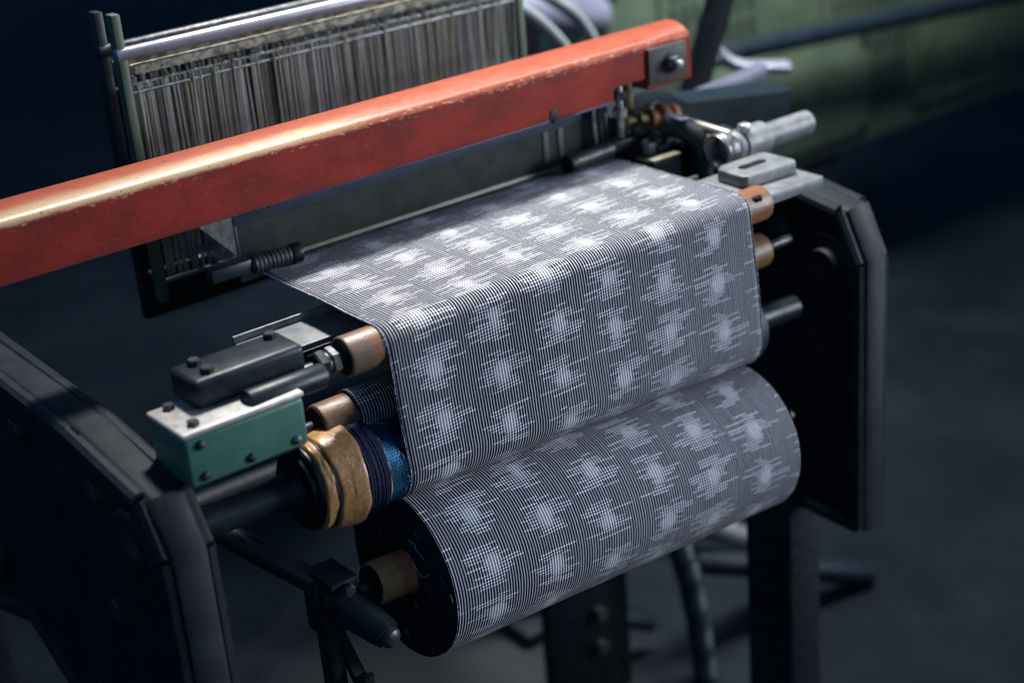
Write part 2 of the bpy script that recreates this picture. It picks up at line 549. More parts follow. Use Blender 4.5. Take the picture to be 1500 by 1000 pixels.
def cloth_obj(name, grid, parent=None, solid=.0006):
    """grid[i][j] = (x, y, z, u, v)"""
    me = D.meshes.new(name)
    nx, ns = len(grid), len(grid[0])
    verts, uvs, faces = [], [], []
    for row in grid:
        for p in row:
            verts.append(p[:3])
            uvs.append(p[3:])
    for i in range(nx - 1):
        for j in range(ns - 1):
            a = i * ns + j
            faces.append((a, a + 1, a + ns + 1, a + ns))
    me.from_pydata(verts, [], faces)
    l = me.uv_layers.new(name="UVMap")
    for lp in me.loops:
        l.data[lp.index].uv = uvs[lp.vertex_index]
    for p in me.polygons:
        p.use_smooth = True
    me.materials.append(M['cloth'])
    o = D.objects.new(name, me)
    COL.objects.link(o)
    if parent:
        o.parent = parent
        o.matrix_parent_inverse = Matrix.Translation(-parent.location)
    if solid:
        s = o.modifiers.new("thick", 'SOLIDIFY')
        s.thickness = solid
        s.offset = -1
    return o

grid = []
NX = 60
for i in range(NX + 1):
    x = W * i / NX
    row = []
    for (y, z, s) in sheet_profile(x):
        # slight slack and a barely wavy selvage
        ex = .0012 * math.sin(s * 55) * (math.exp(-x / .02) - math.exp(-(W - x) / .02)) * .5
        slack = .0007 * math.sin(x * 41 + s * 23) * max(0.0, min(1.0, (s - .04) / .03)) * max(0.0, min(1.0, (.125 - s) / .03))
        row.append((x + ex, y - slack, z, x, (s - .0112) / Q))
    grid.append(row)
tag(cloth_obj("woven_cloth", grid), "navy and white striped kasuri cloth stretched from the reed and hanging over the breast roller", "cloth")

SHEET = bpy.data.objects["woven_cloth"]
rs = random.Random(5)
for xs_ in (0.0, W):
    b = B()
    pf = [p for p in sheet_profile(xs_)]
    pts = []
    for k in range(len(pf) - 1):
        for j in range(4):
            f = j / 4
            a_ = [pf[k][m_] + (pf[k + 1][m_] - pf[k][m_]) * f for m_ in range(3)]
            ex = .0012 * math.sin(a_[2] * 55) * (1 if xs_ == 0 else -1) * .5
            pts.append((xs_ + ex + (rs.random() - .5) * .0004, a_[0], a_[1] + .0001))
    tube(b, pts, lambda t: .00062 + .00018 * math.sin(t * 900), 6, 0)
    obj("selvage", b, M['warp_white'], SHEET)
b = B()
for k in range(70):
    s_f = rs.random()
    i_ = int(s_f * (len(pf) - 26))
    xs_ = 0.0 if rs.random() < .7 else W
    sg = -1 if xs_ == 0 else 1
    p = sheet_profile(xs_)[i_]
    l_ = .0006 + rs.random() * .0014
    tube(b, [(xs_, p[0], p[1]), (xs_ + sg * l_ * .6, p[0] + (rs.random() - .5) * .002, p[1] + (rs.random() - .5) * .0015), (xs_ + sg * l_ * .7, p[0] + (rs.random() - .5) * .004, p[1] + (rs.random() - .5) * .003)], .00011, 4, 2)
tag(obj("fuzz", b, M['thread'], SHEET), kind='stuff')

# ------------------------------------------------------------------ cloth roll (hangs a little lower at its far end)
RY, RZ, RDY, RDZ, RR = .0036, -.2262, -.0035, -.0562, .0754
def raxis(x):
    return Vector((x, RY + RDY * x, RZ + RDZ * x))
roll = thing("cloth_roll", "thick roll of finished striped kasuri cloth wound below the hanging sheet", "cloth roll", raxis(.2))
grid = []
for i in range(NX + 1):
    x = .003 + W * i / NX
    c = raxis(x)
    row = []
    for j in range(129):
        th = -PI * .75 + 2 * PI * j / 128
        r = RR + .0006 * math.sin(x * 30) * .4
        row.append((x, c.y - r * math.sin(th), c.z + r * math.cos(th), x - .004, th * RR / Q - .149))
    grid.append(row)
cloth_obj("wound_cloth", grid, roll, 0)
for side, x0 in ((1, .003), (-1, .403)):
    b = B()
    prof = []
    r = RR - .0002
    i = 0
    rnd = random.Random(4)
    while r > .0185:
        prof.append((0.0003 + (.0011 if i % 2 else .0) + rnd.random() * .0006, r))
        r -= .00105
        i += 1
    lathe(b, raxis(x0), raxis(x0 + side * .1), prof, 96, cap=False)
    obj("roll_end", b, M['disc'], roll, angle=80)
b = B()
lathe(b, raxis(-.030), raxis(.436), [(0, .0135), (.0006, .0165), (.002, .0183), (.006, .0188), (.460, .0188), (.464, .0183), (.466, .0165)], 40, cap=True)
obj("core", b, M['core'], roll)
b = B()
cyl(b, raxis(-.060), raxis(-.0295), .0062, 24, .001)
obj("spindle", b, M['steel_dark'], roll)
b = B()
cyl(b, raxis(.4355), raxis(.47), .0062, 24, .001)
obj("spindle", b, M['steel_dark'], roll)
b = B()
lathe(b, raxis(-.0325), raxis(-.029), [(0, .0085), (.0008, .0090), (.0012, .0160), (.0022, .0172), (.0034, .0172)], 32)
obj("core_socket", b, M['black'], roll)
for pts in ([(-.0005, -.036, -.196), (-.003, -.030, -.190), (-.002, -.026, -.1845)],
            [(-.0005, -.020, -.203), (-.004, -.026, -.204), (-.003, -.034, -.213), (-.001, -.042, -.207)],
            [(-.001, -.023, -.187), (-.003, -.020, -.184)],
            [(-.030, -.006, -.214), (-.031, -.011, -.224), (-.029, -.016, -.231)]):
    b = B()
    tube(b, pts, .00022, 5, 5)
    obj("loose_thread", b, M['thread'], roll)

rf = random.Random(8)
for k in range(16):
    a_ = rf.random() * 2 * PI
    r_ = .024 + rf.random() * .050
    p0 = Vector((-.0004, RY - r_ * math.sin(a_), RZ + r_ * math.cos(a_)))
    e1 = Vector((-.0012, (rf.random() - .5) * .008, (rf.random() - .5) * .008))
    e2 = Vector((-.0016, (rf.random() - .5) * .014, (rf.random() - .5) * .014))
    b = B()
    tube(b, [p0, p0 + e1, p0 + e2], .00011, 4, 4)
    obj("loose_thread", b, M['thread'], roll)

# ------------------------------------------------------------------ breast roller
BX = -.031
br = thing("breast_roller", "brown wooden roller with worn dark end under the top edge of the cloth", "roller", (.2, 0, -.0175))
b = B()
rw = .0167
lathe(b, (BX, 0, -.0175), (1, 0, -.0175), [(0, .0148), (.0005, .0160), (.0014, .0165), (.003, rw), (.46, rw), (.4625, .0161), (.463, .0145)], 48)
obj("wooden_sleeve", b, M['wood'], br)
b = B()
lathe(b, (BX - .0012, 0, -.0175), (1, 0, -.0175), [(0, .0065), (.0007, .0070), (.0010, .0146), (.0016, .0152), (.003, .0152)], 36)
obj("dark_end_disc", b, M['black'], br)  # black disc stands for the dark open end of the hollow sleeve
b = B()
lathe(b, (BX + .461, 0, -.0175), (1, 0, -.0175), [(0, .0114), (.0036, .0105), (.004, .006)], 32)
obj("dark_end_disc", b, M['black'], br)
b = B()
cyl(b, (-.105, 0, -.0175), (BX, 0, -.0175), .0052, 24, .0008)
obj("axle", b, M['steel_dark'], br)
b = B()
cyl(b, (BX + .462, 0, -.0175), (.50, 0, -.0175), .0052, 24, .0008)
obj("axle", b, M['steel_dark'], br)
b = B()
hexnut(b, (-.0445, 0, -.0175), (-.0365, 0, -.0175), .0122, .0014, .25)
obj("nut", b, M['steel_dark'], br)
b = B()
hexnut(b, (-.0555, 0, -.0175), (-.0470, 0, -.0175), .0128, .0014, .55)
obj("nut", b, M['iron'], br)
b = B()
cyl(b, (-.0470, 0, -.0175), (-.0445, 0, -.0175), .0098, 28, .0005)
obj("washer", b, M['steel_dark'], br)

# ------------------------------------------------------------------ press roller
pr = thing("press_roller", "thin wooden roller half wrapped in dark striped cloth behind the hanging sheet", "roller", (.2, .02, -.0752))
PC = (.0198, -.0752)
b = B()
lathe(b, (-.0505, *PC), (1, *PC), [(0, .0146), (.0005, .0158), (.0012, .0163), (.003, .0165), (.500, .0165), (.502, .0158), (.5025, .012)], 40)
obj("wooden_core", b, M['wood2'], pr)
b = B()
lathe(b, (-.0525, *PC), (1, *PC), [(0, .0055), (.0008, .0060), (.0014, .0144), (.0026, .0150)], 28)
obj("dark_end_disc", b, M['black'], pr)
b = B()
cyl(b, (-.082, *PC), (-.0525, *PC), .0048, 20, .0006)
obj("axle", b, M['steel_dark'], pr)
b = B()
cyl(b, (.452, *PC), (.49, *PC), .0048, 20, .0006)
obj("axle", b, M['steel_dark'], pr)
grid = []
for i in range(41):
    x = -.020 + .42 * i / 40
    row = []
    for j in range(49):
        th = -PI * .9 + 2 * PI * j / 48
        r = .0192
        row.append((x, PC[0] - r * math.sin(th), PC[1] + r * math.cos(th), x, th * r / Q + .45))
    grid.append(row)
cloth_obj("cloth_wrap", grid, pr, .0007)

# ------------------------------------------------------------------ take-up roller with its wrappings
tu = thing("take_up_roller", "big take-up roller bound in creased brown paper and navy thread beside a blue perforated sleeve", "roller", (.2, .006, -.127))
def ta(x):
    c = takeup_c(x)
    return (x, c.x, c.y)
def tlathe(b, x0, prof, n=64, cap=True):
    lathe(b, ta(x0), ta(x0 + 1), prof, n, cap)
rn = random.Random(11)
# brown paper: two overlapping turns with an uneven outline
def wrap(x0, x1, r0, r1, seed, name, m, amp=.0006, nseg=16, nn=96, edge=.0012, lip=.0009):
    rg = random.Random(seed)
    ph = [rg.random() * 6.28 for _ in range(8)]
    b = B()
    d = (Vector(ta(1)) - Vector(ta(0))).normalized()
    s, q = frame_of(d)
    rings = []
    for i in range(nseg + 1):
        f = i / nseg
        ring = []
        for k in range(nn):
            a = 2 * PI * k / nn
            ee = edge * (math.sin(a * 2 + ph[0]) + .5 * math.sin(a * 5 + ph[1]) + .3 * math.sin(a * 11 + ph[2]))
            x = x0 + (x1 - x0) * f + ee * (1 - f if f < .5 else -f) * .9
            r = r0 + (r1 - r0) * f + amp * (math.sin(a * 3 + f * 4 + ph[3]) + .6 * math.sin(a * 7 - f * 5 + ph[4]) + .45 * math.sin(a * 13 + f * 9 + ph[5]) + .3 * math.sin(a * 23 + f * 15 + ph[6]))
            if i in (0, nseg):
                r -= lip
            ring.append(b.verts.new(Vector(ta(x)) + (s * math.cos(a) + q * math.sin(a)) * r))
        rings.append(ring)
    for i in range(nseg):
        for k in range(nn):
            b.faces.new((rings[i][k], rings[i][(k + 1) % nn], rings[i + 1][(k + 1) % nn], rings[i + 1][k]))
    b.faces.new(rings[0])
    b.faces.new(rings[-1])
    return obj(name, b, m, tu, angle=60)
wrap(-.0665, -.0405, .0395, .0428, 3, "paper_wrap", M['paper'], .00024)
wrap(-.0765, -.0668, .0375, .0378, 5, "paper_wrap", M['paper'], .0003, 8, 96, .0009)
b = B()
tlathe(b, -.0690, [(0, .0372), (.0004, .0380), (.0018, .0382), (.0030, .0380)], 64)
obj("shadow_gap_ring", b, M['black'], tu)  # dark ring standing in for the shadow gap between the paper turns
b = B()
tlathe(b, -.0815, [(0, .0300), (.0006, .0335), (.0022, .0350), (.0040, .0352), (.0058, .0340)], 64)
obj("flange", b, M['black'], tu)
b = B()
tlathe(b, -.0850, [(0, .026), (.0008, .0290), (.0036, .0305)], 64)
obj("end_plate", b, M['black'], tu)
b = B()
tlathe(b, -.210, [(0, .0125), (.105, .0125), (.112, .0145), (.124, .0180), (.1254, .0180)], 36)
obj("shaft", b, M['iron_blue'], tu)
b = B()
tlathe(b, .405, [(0, .012), (.075, .012)], 36)
obj("shaft", b, M['iron_blue'], tu)
# navy thread binding: individual coils
b = B()
x = -.0398
while x < -.0205:
    r = .0400 + rn.random() * .0012 - max(0, (x + .026)) * .25
    d = Vector((1, 0, -.045)).normalized()
    s, q = frame_of(d)
    n = 64
    sk = (rn.random() - .5) * .0022
    pts = [Vector(ta(x + sk * math.sin(2 * PI * k / n + 1))) + (s * math.cos(2 * PI * k / n) + q * math.sin(2 * PI * k / n)) * r for k in range(n + 1)]
    tube(b, pts, .00055, 5, 0)
    x += .00072
tag(obj("thread_binding", b, M['navy'], tu), kind='stuff')
b = B()
tlathe(b, -.041, [(0, .038), (.0005, .0395), (.0150, .0395), (.0205, .0385), (.0215, .036)], 64)
obj("binding_base", b, M['navy'], tu)
wrap(-.0208, -.0172, .0376, .0367, 9, "paper_edge", M['paper'], .0006, 4, 96, .0014, .0004)
# perforated sleeve: metal sheet with real round holes over a dark drum
def perforated(x0, x1, r, pitch, parent):
    b = B()
    d = (Vector(ta(1)) - Vector(ta(0))).normalized()
    s, q = frame_of(d)
    nc = int(2 * PI * r / pitch)
    na = max(1, int(round((x1 - x0) / pitch)))
    cx = (x1 - x0) / na
    def pt(x, a, rr=r):
        return Vector(ta(x)) + (s * math.cos(a) + q * math.sin(a)) * rr
    grid = {}
    def gv(i, k):
        k %= nc
        if (i, k) not in grid:
            grid[(i, k)] = b.verts.new(pt(x0 + cx * i, 2 * PI * k / nc))
        return grid[(i, k)]
    for i in range(na):
        for k in range(nc):
            corners = [gv(i, k), gv(i + 1, k), gv(i + 1, k + 1), gv(i, k + 1)]
            ox = .0 if k % 2 == 0 else .22
            cxm, ca = x0 + cx * (i + .39 + ox), 2 * PI * (k + .5) / nc
            hr = .30
            inner = []
            for j in range(8):
                an = PI + PI / 4 * j + PI / 8
                inner.append(b.verts.new(pt(cxm + hr * cx * math.cos(an), ca + hr * 2 * PI / nc * math.sin(an))))
            # corner j sits between inner ring vertices 2j and 2j+1
            for j in range(4):
                c0, c1 = corners[j], corners[(j + 1) % 4]
                b.faces.new((c0, inner[(2 * j) % 8], inner[(2 * j + 1) % 8]))
                b.faces.new((c0, inner[(2 * j + 1) % 8], inner[(2 * j + 2) % 8], c1))
    return obj("perforated_sleeve", b, M['perf'], parent, angle=60)
perforated(-.019, .0015, .0353, .0026, tu)
b = B()
tlathe(b, -.034, [(0, .0300), (.0005, .0338), (.445, .0338), (.4455, .030)], 64)
obj("drum", b, M['perf_in'], tu)
# ragged navy fringe between sleeve and sheet
b = B()
d = Vector((1, 0, -.045)).normalized()
s, q = frame_of(d)
for k in range(130):
    a0 = rn.random() * 2 * PI
    x0 = -.0055 + rn.random() * .006
    pts = []
    for j in range(5):
        a = a0 + (j - 2) * (.02 + .05 * rn.random())
        pts.append(Vector(ta(x0 + (rn.random() - .5) * .004)) + (s * math.cos(a) + q * math.sin(a)) * (.0356 + rn.random() * .0006))
    tube(b, pts, .00030, 4, 2)
tag(obj("thread_fringe", b, M['navy'], tu), kind='stuff')
for k in range(14):
    b = B()
    a0 = PI * 1.0 + rn.random() * 2 * PI
    x0 = -.012 + rn.random() * .010
    pts = [Vector(ta(x0 + (rn.random() - .5) * .006)) + (s * math.cos(a0 + j * .07) + q * math.sin(a0 + j * .07)) * (.0360 + rn.random() * .001) for j in range(4)]
    tube(b, pts, .00018, 4, 3)
    obj("loose_thread", b, M['thread'], tu)

# ------------------------------------------------------------------ red slay beam
sb = thing("slay_beam", "worn red painted wooden slay beam with rounded top across the loom above the reed", "beam", (.07, .175, .06))
def beam_prof(z0, r=.0):
    pts = [(.155, z0), (.155, .1025), (.1556, .1050), (.1575, .1080), (.1610, .1110), (.1660, .1140), (.1715, .1160), (.1775, .1170), (.188, .1168), (.1935, .1150), (.197, .1105), (.197, z0)]
    return pts
b = B()
segs = [(-.360, -.30, .0612), (-.30, .007, .0612), (.007, .393, .0612), (.393, .437, .0745), (.437, .498, .0625)]
xs = []
rings = []
for k, (a, e, z0) in enumerate(segs):
    for x in (a, e):
        z = z0
        pf = beam_prof(z0)
        if k in (0, 4) and x in (-.360, .498):
            cy, cz = .176, .09
            pf = [(cy + (y - cy) * .93, cz + (zz - cz) * .95) for y, zz in pf]
            rings.append([b.verts.new((x, y, zz)) for y, zz in pf] if x > 0 else [b.verts.new((x, y, zz)) for y, zz in pf])
            if x < 0:
                rings.append([b.verts.new((x + .002, y, zz)) for y, zz in beam_prof(z0)])
            else:
                last = rings.pop()
                rings.append([b.verts.new((x - .002, y, zz)) for y, zz in beam_prof(z0)])
                rings.append(last)
        else:
            rings.append([b.verts.new((x, y, zz)) for y, zz in pf])
n = len(rings[0])
for i in range(len(rings) - 1):
    for k in range(n):
        b.faces.new((rings[i][k], rings[i][(k + 1) % n], rings[i + 1][(k + 1) % n], rings[i + 1][k]))
b.faces.new(rings[0])
b.faces.new(rings[-1])
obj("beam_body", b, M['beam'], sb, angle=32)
for xc in (.4625,):
    b = B()
    box(b, (xc, .1535, .0845), (.050, .004, .036), .0006)
    obj("end_plate", b, M['plate'], sb)
    b = B()
    cyl(b, (xc + .004, .1516, .0845), (xc + .004, .1496, .0845), .0105, 28, .0004)
    obj("washer", b, M['iron'], sb)
    b = B()
    hexnut(b, (xc + .004, .1496, .0845), (xc + .004, .1425, .0845), .0078, .001, .2)
    obj("nut", b, M['steel_dark'], sb)
    b = B()
    cyl(b, (xc + .004, .1425, .0845), (xc + .004, .1375, .0845), .0042, 18, .0008)
    obj("bolt_end", b, M['steel'], sb)
b = B()
cyl(b, (.3175, .1556, .0665), (.3175, .1542, .0665), .0052, 20, .0004)
obj("plug", b, M['iron'], sb)
b = B()
box(b, (.3300, .158, .0598), (.030, .012, .0030), .0006)
obj("clip", b, M['iron'], sb)
b = B()
box(b, (.20, .1735, .0600), (.384, .036, .0022), .0004)
obj("cap_lining", b, mat("dark_blue_lining", (.008, .02, .07), (.01, .03, .10), .5, 0, 60, .1, .2), sb)

# ------------------------------------------------------------------ reed
rd = thing("reed", "dark grey steel reed standing under the red beam at the edge of the woven cloth", "reed", (.2, .19, 0))
b = B()
for i in range(416):
    x = -.008 + i * .001
    box(b, (x, .1902, .0285), (.00042, .0032, .0630))
tag(obj("dents", b, M['dent'], rd, smooth=False), kind='stuff')
b = B()
box(b, (.20, .1880, .0500), (.424, .0022, .0205), .0008)
obj("top_rib", b, mat("reed_tape", (.022, .036, .052), (.032, .050, .070), .45, .3, 18, .1, .2), rd)
b = B()
prism(b, [(.1860, .0012), (.1870, .0030), (.1884, .0030), (.1884, -.010), (.1860, -.010)], 'x', -.012, .412, .0003)
obj("race_strip", b, M['bamboo'], rd)
for x in (.3315, .350, -.0105, .409):
    b = B()
    box(b, (x, .1878, .030), (.0032 if x < 0 or x > .4 else .0065, .0012, .040), .0004)
    obj("reed_end", b, M['tape'] if x in (.3315, .350) else M['steel_dark'], rd)

# warp yarns behind the reed: two sheds rising and falling to the heddles
b = B()
for i in range(288):
    x = .0015 + i * .001385
    for sgn in (1, -1):
        p0 = Vector((x, .197, .001))
        p1 = Vector((x + .0003, .335, .001 + sgn * .022))
        tube(b, [p0, p1], .00026, 3, 0)
tag(obj("warp_yarns", b, M['warp'], smooth=False), "sheet of fine warp yarns running from the reed back to the heddles", "yarn", kind='stuff')

# ------------------------------------------------------------------ heddle frames
def heddle_mesh(zt, zb):
    b = B()
    zm = (zt + zb) / 2 - .012
    tube(b, [(0, 0, zt), (.0003, 0, zm + .01)], .00105, 5, 0)
    tube(b, [(.0003, 0, zm + .01), (.0011, 0, zm + .004), (.0011, 0, zm - .004), (.0003, 0, zm - .01)], .00055, 5, 2)
    tube(b, [(.0003, 0, zm + .01), (-.0007, 0, zm + .004), (-.0007, 0, zm - .004), (.0003, 0, zm - .01)], .00055, 5, 2)
    tube(b, [(.0003, 0, zm - .01), (0, 0, zb)], .00105, 5, 0)
    me = D.meshes.new("heddle")
    b.to_mesh(me)
    b.free()
    me.materials.append(M['heddle'])
    for p in me.polygons:
        p.use_smooth = True
    return me
rh = random.Random(21)
def heddle_frame(y, zt, label, n, bright):
    f = thing("heddle_frame", label, "heddle frame", (.2, y, zt), "heddle frames behind the red beam")
    b = B()
    cyl(b, (-.03, y - .004, zt), (.43, y - .004, zt), .0058, 20, .001)
    obj("top_bar", b, M['silver'] if bright else M['steel_dark'], f)
    b = B()
    box(b, (.20, y, zt - .0165), (.43, .012, .0085), .002)
    obj("bristle_strip", b, M['brush'], f)
    b = B()
    cyl(b, (-.02, y - .003, zt - .036), (.414, y - .003, zt - .036), .0017, 10)
    obj("heddle_rod", b, M['steel'], f)
    b = B()
    cyl(b, (-.02, y - .002, zt - .215), (.414, y - .002, zt - .215), .0025, 10)
    obj("heddle_rod", b, M['steel'], f)
    for x in (.4185, -.024):
        b = B()
        box(b, (x, y, zt - .1), (.0085, .013, .27), .0012)
        obj("end_post", b, M['sage'] if bright else M['iron_blue'], f)
    me = heddle_mesh(zt - .030, zt - .212)
    me2 = me.copy()
    me2.materials[0] = M['steel_bright']
    for i in range(n):
        o = D.objects.new("heddle", me2 if rh.random() < .38 else me)
        COL.objects.link(o)
        o.parent = f
        xw = -.014 + (i + .5 + (rh.random() - .5) * .9) * .424 / n
        o.location = (xw - .2, (rh.random() - .5) * .008, 0)
        o.matrix_parent_inverse = Matrix.Identity(4)
        o.location.z = -zt
        o.rotation_euler = ((rh.random() - .5) * .02, (rh.random() - .5) * .075, rh.random() * 3)
    return f
for h in (heddle_frame(.330, .172, "nearest heddle frame with silver top bar and thin steel heddles above the red beam", 200, True),
          heddle_frame(.366, .170, "second heddle frame with dark bar standing just behind the nearest heddle frame", 190, False)):
    pass
# a plain black board added to make the gaps behind the heddles dark
b = B()
box(b, (.20, .415, .02), (.42, .012, .26), .003)
tag(obj("dark_backing", b, M['black']), "black backing board added to darken the gaps behind the heddles", "board")

# ------------------------------------------------------------------ temples
def temple(xa, xb, label):
    t = thing("temple", label, "temple", ((xa + xb) / 2, .167, .009), "temples gripping the cloth edges")
    s = 1 if xb > xa else -1
    b = B()
    cyl(b, (xa, .1655, .0095), (xa + s * .010, .166, .0095), .0090, 24, .001)
    obj("cap", b, M['black'], t)
    b = B()
    L = abs(xb - xa) - .010
    prof = [(0, .0060)]
    k = 0
    while (k + 1) * .004 < L:
        prof += [(k * .004 + .0006, .0080), (k * .004 + .0034, .0080), (k * .004 + .004, .0072)]
        k += 1
    prof.append((L, .0056))
    lathe(b, (xa + s * .010, .166, .0100), (xb, .168, .0103), prof, 24)
    obj("spiked_roller", b, M['steel_dark'], t)
    b = B()
    box(b, (xb + s * .018, .1705, .011), (.040, .014, .013), .003)
    obj("holder", b, M['iron_blue'], t)
    return t
temple(.338, .398, "ribbed steel temple roller with black cap lying on the far edge of the cloth")
temple(.0365, -.012, "small dark temple roller at the near edge of the cloth beside the reed")

# ------------------------------------------------------------------ breast rail (painted angle bar behind the breast roller)
rl = thing("breast_rail", "grey painted steel channel rail running under the cloth behind the breast roller", "rail", (.2, .078, -.03))
b = B()
box(b, (.19, .078, -.0260), (.52, .046, .006), .0012)
obj("rail_web", b, M['alu'], rl)
b = B()
box(b, (.19, .1025, -.0300), (.52, .003, .026), .0008)
obj("rail_lip", b, M['alu'], rl)
b = B()
box(b, (.19, .0535, -.040), (.52, .0028, .026), .0008)
obj("rail_lip", b, M['black'], rl)

# ------------------------------------------------------------------ roller bracket (casting that carries the breast roller)
bk = thing("roller_bracket", "dark blue-black casting with long bolt holding the breast roller axle", "bracket", (-.09, .0, -.02))
b = B()
box(b, (-.110, .018, -.006), (.094, .042, .024), .005, seg=3)
box(b, (-.115, .015, -.045), (.080, .030, .070), .005, seg=3)
obj("bracket_body", b, M['iron_blue'], bk)
b = B()
cyl(b, (-.125, -.017, -.0165), (-.0555, -.012, -.0195), .0098, 28, .0022)
obj("clamp_bolt", b, M['iron_blue'], bk)

# ------------------------------------------------------------------ green gear cover
gc = thing("gear_cover", "green enamelled gear cover with chipped pale top edge and a small round screw", "cover", (-.12, -.02, -.06))
b = B()
box(b, (-.1345, -.002, -.0410), (.100, .056, .040), .004, seg=3)
obj("cover_body", b, M['green'], gc)
b = B()
box(b, (-.1345, -.002, -.0190), (.1015, .0575, .0050), .0022, seg=3)
obj("cover_lid", b, M['green_top'], gc)
b = B()
lathe(b, (-.0950, -.0290, -.0530), (-.0950, -.0350, -.0530), [(0, .0038), (.0015, .0038), (.003, .0032), (.0042, .0016)], 20)
obj("screw", b, M['steel'], gc)

for (x, y, z) in ((-.172, -.0290, -.053), (-.172, -.0290, -.028), (-.134, -.0290, -.053)):
    b = B()
    lathe(b, (x, y, z), (x, y - .0060, z), [(0, .0038), (.0015, .0038), (.003, .0032), (.0042, .0016)], 20)
    obj("screw", b, M['steel_dark'], gc)
for (x, y) in ((-.100, .018), (-.170, .018), (-.170, -.020)):
    b = B()
    hexnut(b, (x, y, -.0168), (x, y, -.0125), .0048, .0008, x * 20)
    obj("bolt_head", b, M['steel_dark'], gc)
for (x, y) in ((-.075, .028), (-.140, .028), (-.140, .008)):
    b = B()
    hexnut(b, (x, y, .0055), (x, y, .0105), .0052, .0008, x * 30)
    obj("bolt_head", b, M['iron'], bk)

# ------------------------------------------------------------------ roll arm: swinging bracket that presses the cloth roll
ra = thing("roll_arm", "dark cast-iron swinging arm with rounded handle holding the end of the cloth roll", "arm", (-.07, .0, -.22))
A = raxis(-.05)
b = B()
cyl(b, (-.078, A.y, A.z), (-.050, A.y, A.z), .0150, 32, .003)
box(b, (-.068, A.y + .004, A.z + .008), (.020, .030, .022), .003)
obj("arm_boss", b, M['iron_blue'], ra)
b = B()
box(b, (-.0640, A.y + .0010, A.z + .0205), (.026, .040, .0110), .0015)
box(b, (-.0700, A.y + .0120, A.z - .004), (.022, .022, .050), .0025)
obj("clamp_block", b, M['iron'], ra)
b = B()
hexnut(b, (-.0640, A.y - .0205, A.z + .0200), (-.0640, A.y - .0265, A.z + .0195), .0060, .0008)
obj("nut", b, M['steel_dark'], ra)
b = B()
tube(b, [(-.064, A.y - .000, A.z + .005), (-.059, A.y - .018, A.z - .004), (-.053, A.y - .036, A.z - .012), (-.049, A.y - .050, A.z - .017)], lambda t: .0176 - .0055 * t, 20, 6)
obj("handle", b, M['iron_blue'], ra)
b = B()
lathe(b, (-.0500, A.y - .0475, A.z - .0165), (-.0465, A.y - .0605, A.z - .0210), [(0, .0080), (.004, .0092), (.008, .0088), (.011, .0062), (.0122, .002)], 24)
obj("knob", b, M['steel_dark'], ra)
b = B()
tube(b, [(-.070, A.y + .01, A.z + .012), (-.100, .055, -.185), (-.150, .135, -.140), (-.190, .19, -.11)], .0105, 14, 5)
obj("swing_bar", b, M['iron_blue'], ra)
b = B()
box(b, (-.072, A.y + .005, A.z - .045), (.014, .020, .075), .003)
obj("hanger", b, M['iron'], ra)

hk = thing("hook", "flat black iron hook with turned-up tip hanging below the roll arm", "hook", (-.06, 0, -.26))
b = B()
prism(b, [(.014, -.262), (.024, -.262), (-.004, -.300), (-.024, -.299), (-.026, -.286), (-.021, -.2855), (-.018, -.292), (-.010, -.292)], 'x', -.064, -.054, .001)
obj("hook_bar", b, M['iron'], hk)
b = B()
cyl(b, (-.066, .018, -.258), (-.052, .018, -.258), .0065, 20, .001)
obj("pivot", b, M['iron'], hk)

# ------------------------------------------------------------------ right-hand works
blk = thing("temple_block", "dark iron block with a pale worn top edge beside the far selvage", "block", (.425, .135, -.02))
b = B()
box(b, (.428, .136, -.016), (.036, .032, .034), .002)
obj("block_body", b, M['iron'], blk)
b = B()
box(b, (.428, .1255, .0024), (.036, .010, .0030), .0008)
obj("worn_edge", b, M['bamboo'], blk)
b = B()
hexnut(b, (.428, .146, .001), (.428, .146, .013), .0068, .001)
obj("nut", b, M['steel'], blk)

sh = thing("temple_shaft", "polished steel shaft with rusty collar beyond the far edge of the cloth", "shaft", (.48, .12, .02))
b = B()
cyl(b, (.486, .205, .0215), (.4785, .085, .0195), .0050, 24, .0008)
obj("rod", b, M['bright'], sh)
b = B()
lathe(b, (.486, .1685, .0225), (.440, .176, .0275), [(0, .0085), (.001, .0125), (.007, .0125), (.0075, .009), (.012, .009), (.0125, .0145), (.020, .0145), (.021, .0105), (.032, .0098)], 28)
obj("collar", b, M['rust'], sh)
b = B()
lathe(b, (.450, .175, .0265), (.428, .179, .0285), [(0, .0072), (.004, .0072), (.0045, .0095), (.009, .0095), (.0095, .006), (.022, .006)], 24)
obj("brass_bush", b, M['brass'], sh)

sp = thing("spring_unit", "coil spring pushed against a ribbed pale sleeve beyond the far selvage", "spring", (.50, .085, .008))
b = B()
pts = []
for k in range(6 * 18 + 1):
    a = 2 * PI * k / 18
    pts.append((.460 + .0165 * k / 108, .0860 + .0165 * math.cos(a), .0065 + .0165 * math.sin(a)))
tube(b, pts, .0013, 6, 0)
obj("coil", b, M['steel'], sp)
b = B()
lathe(b, (.4775, .0855, .006), (.60, .0855, .006), [(0, .010), (.0008, .0155), (.003, .0165), (.0085, .0165), (.009, .0145), (.013, .0145), (.0135, .0165), (.045, .0168), (.046, .0125), (.11, .0125)], 32)
obj("sleeve", b, M['alu'], sp)
b = B()
box(b, (.4925, .080, .0245), (.012, .010, .010), .003)
obj("lug", b, M['silver'], sp)

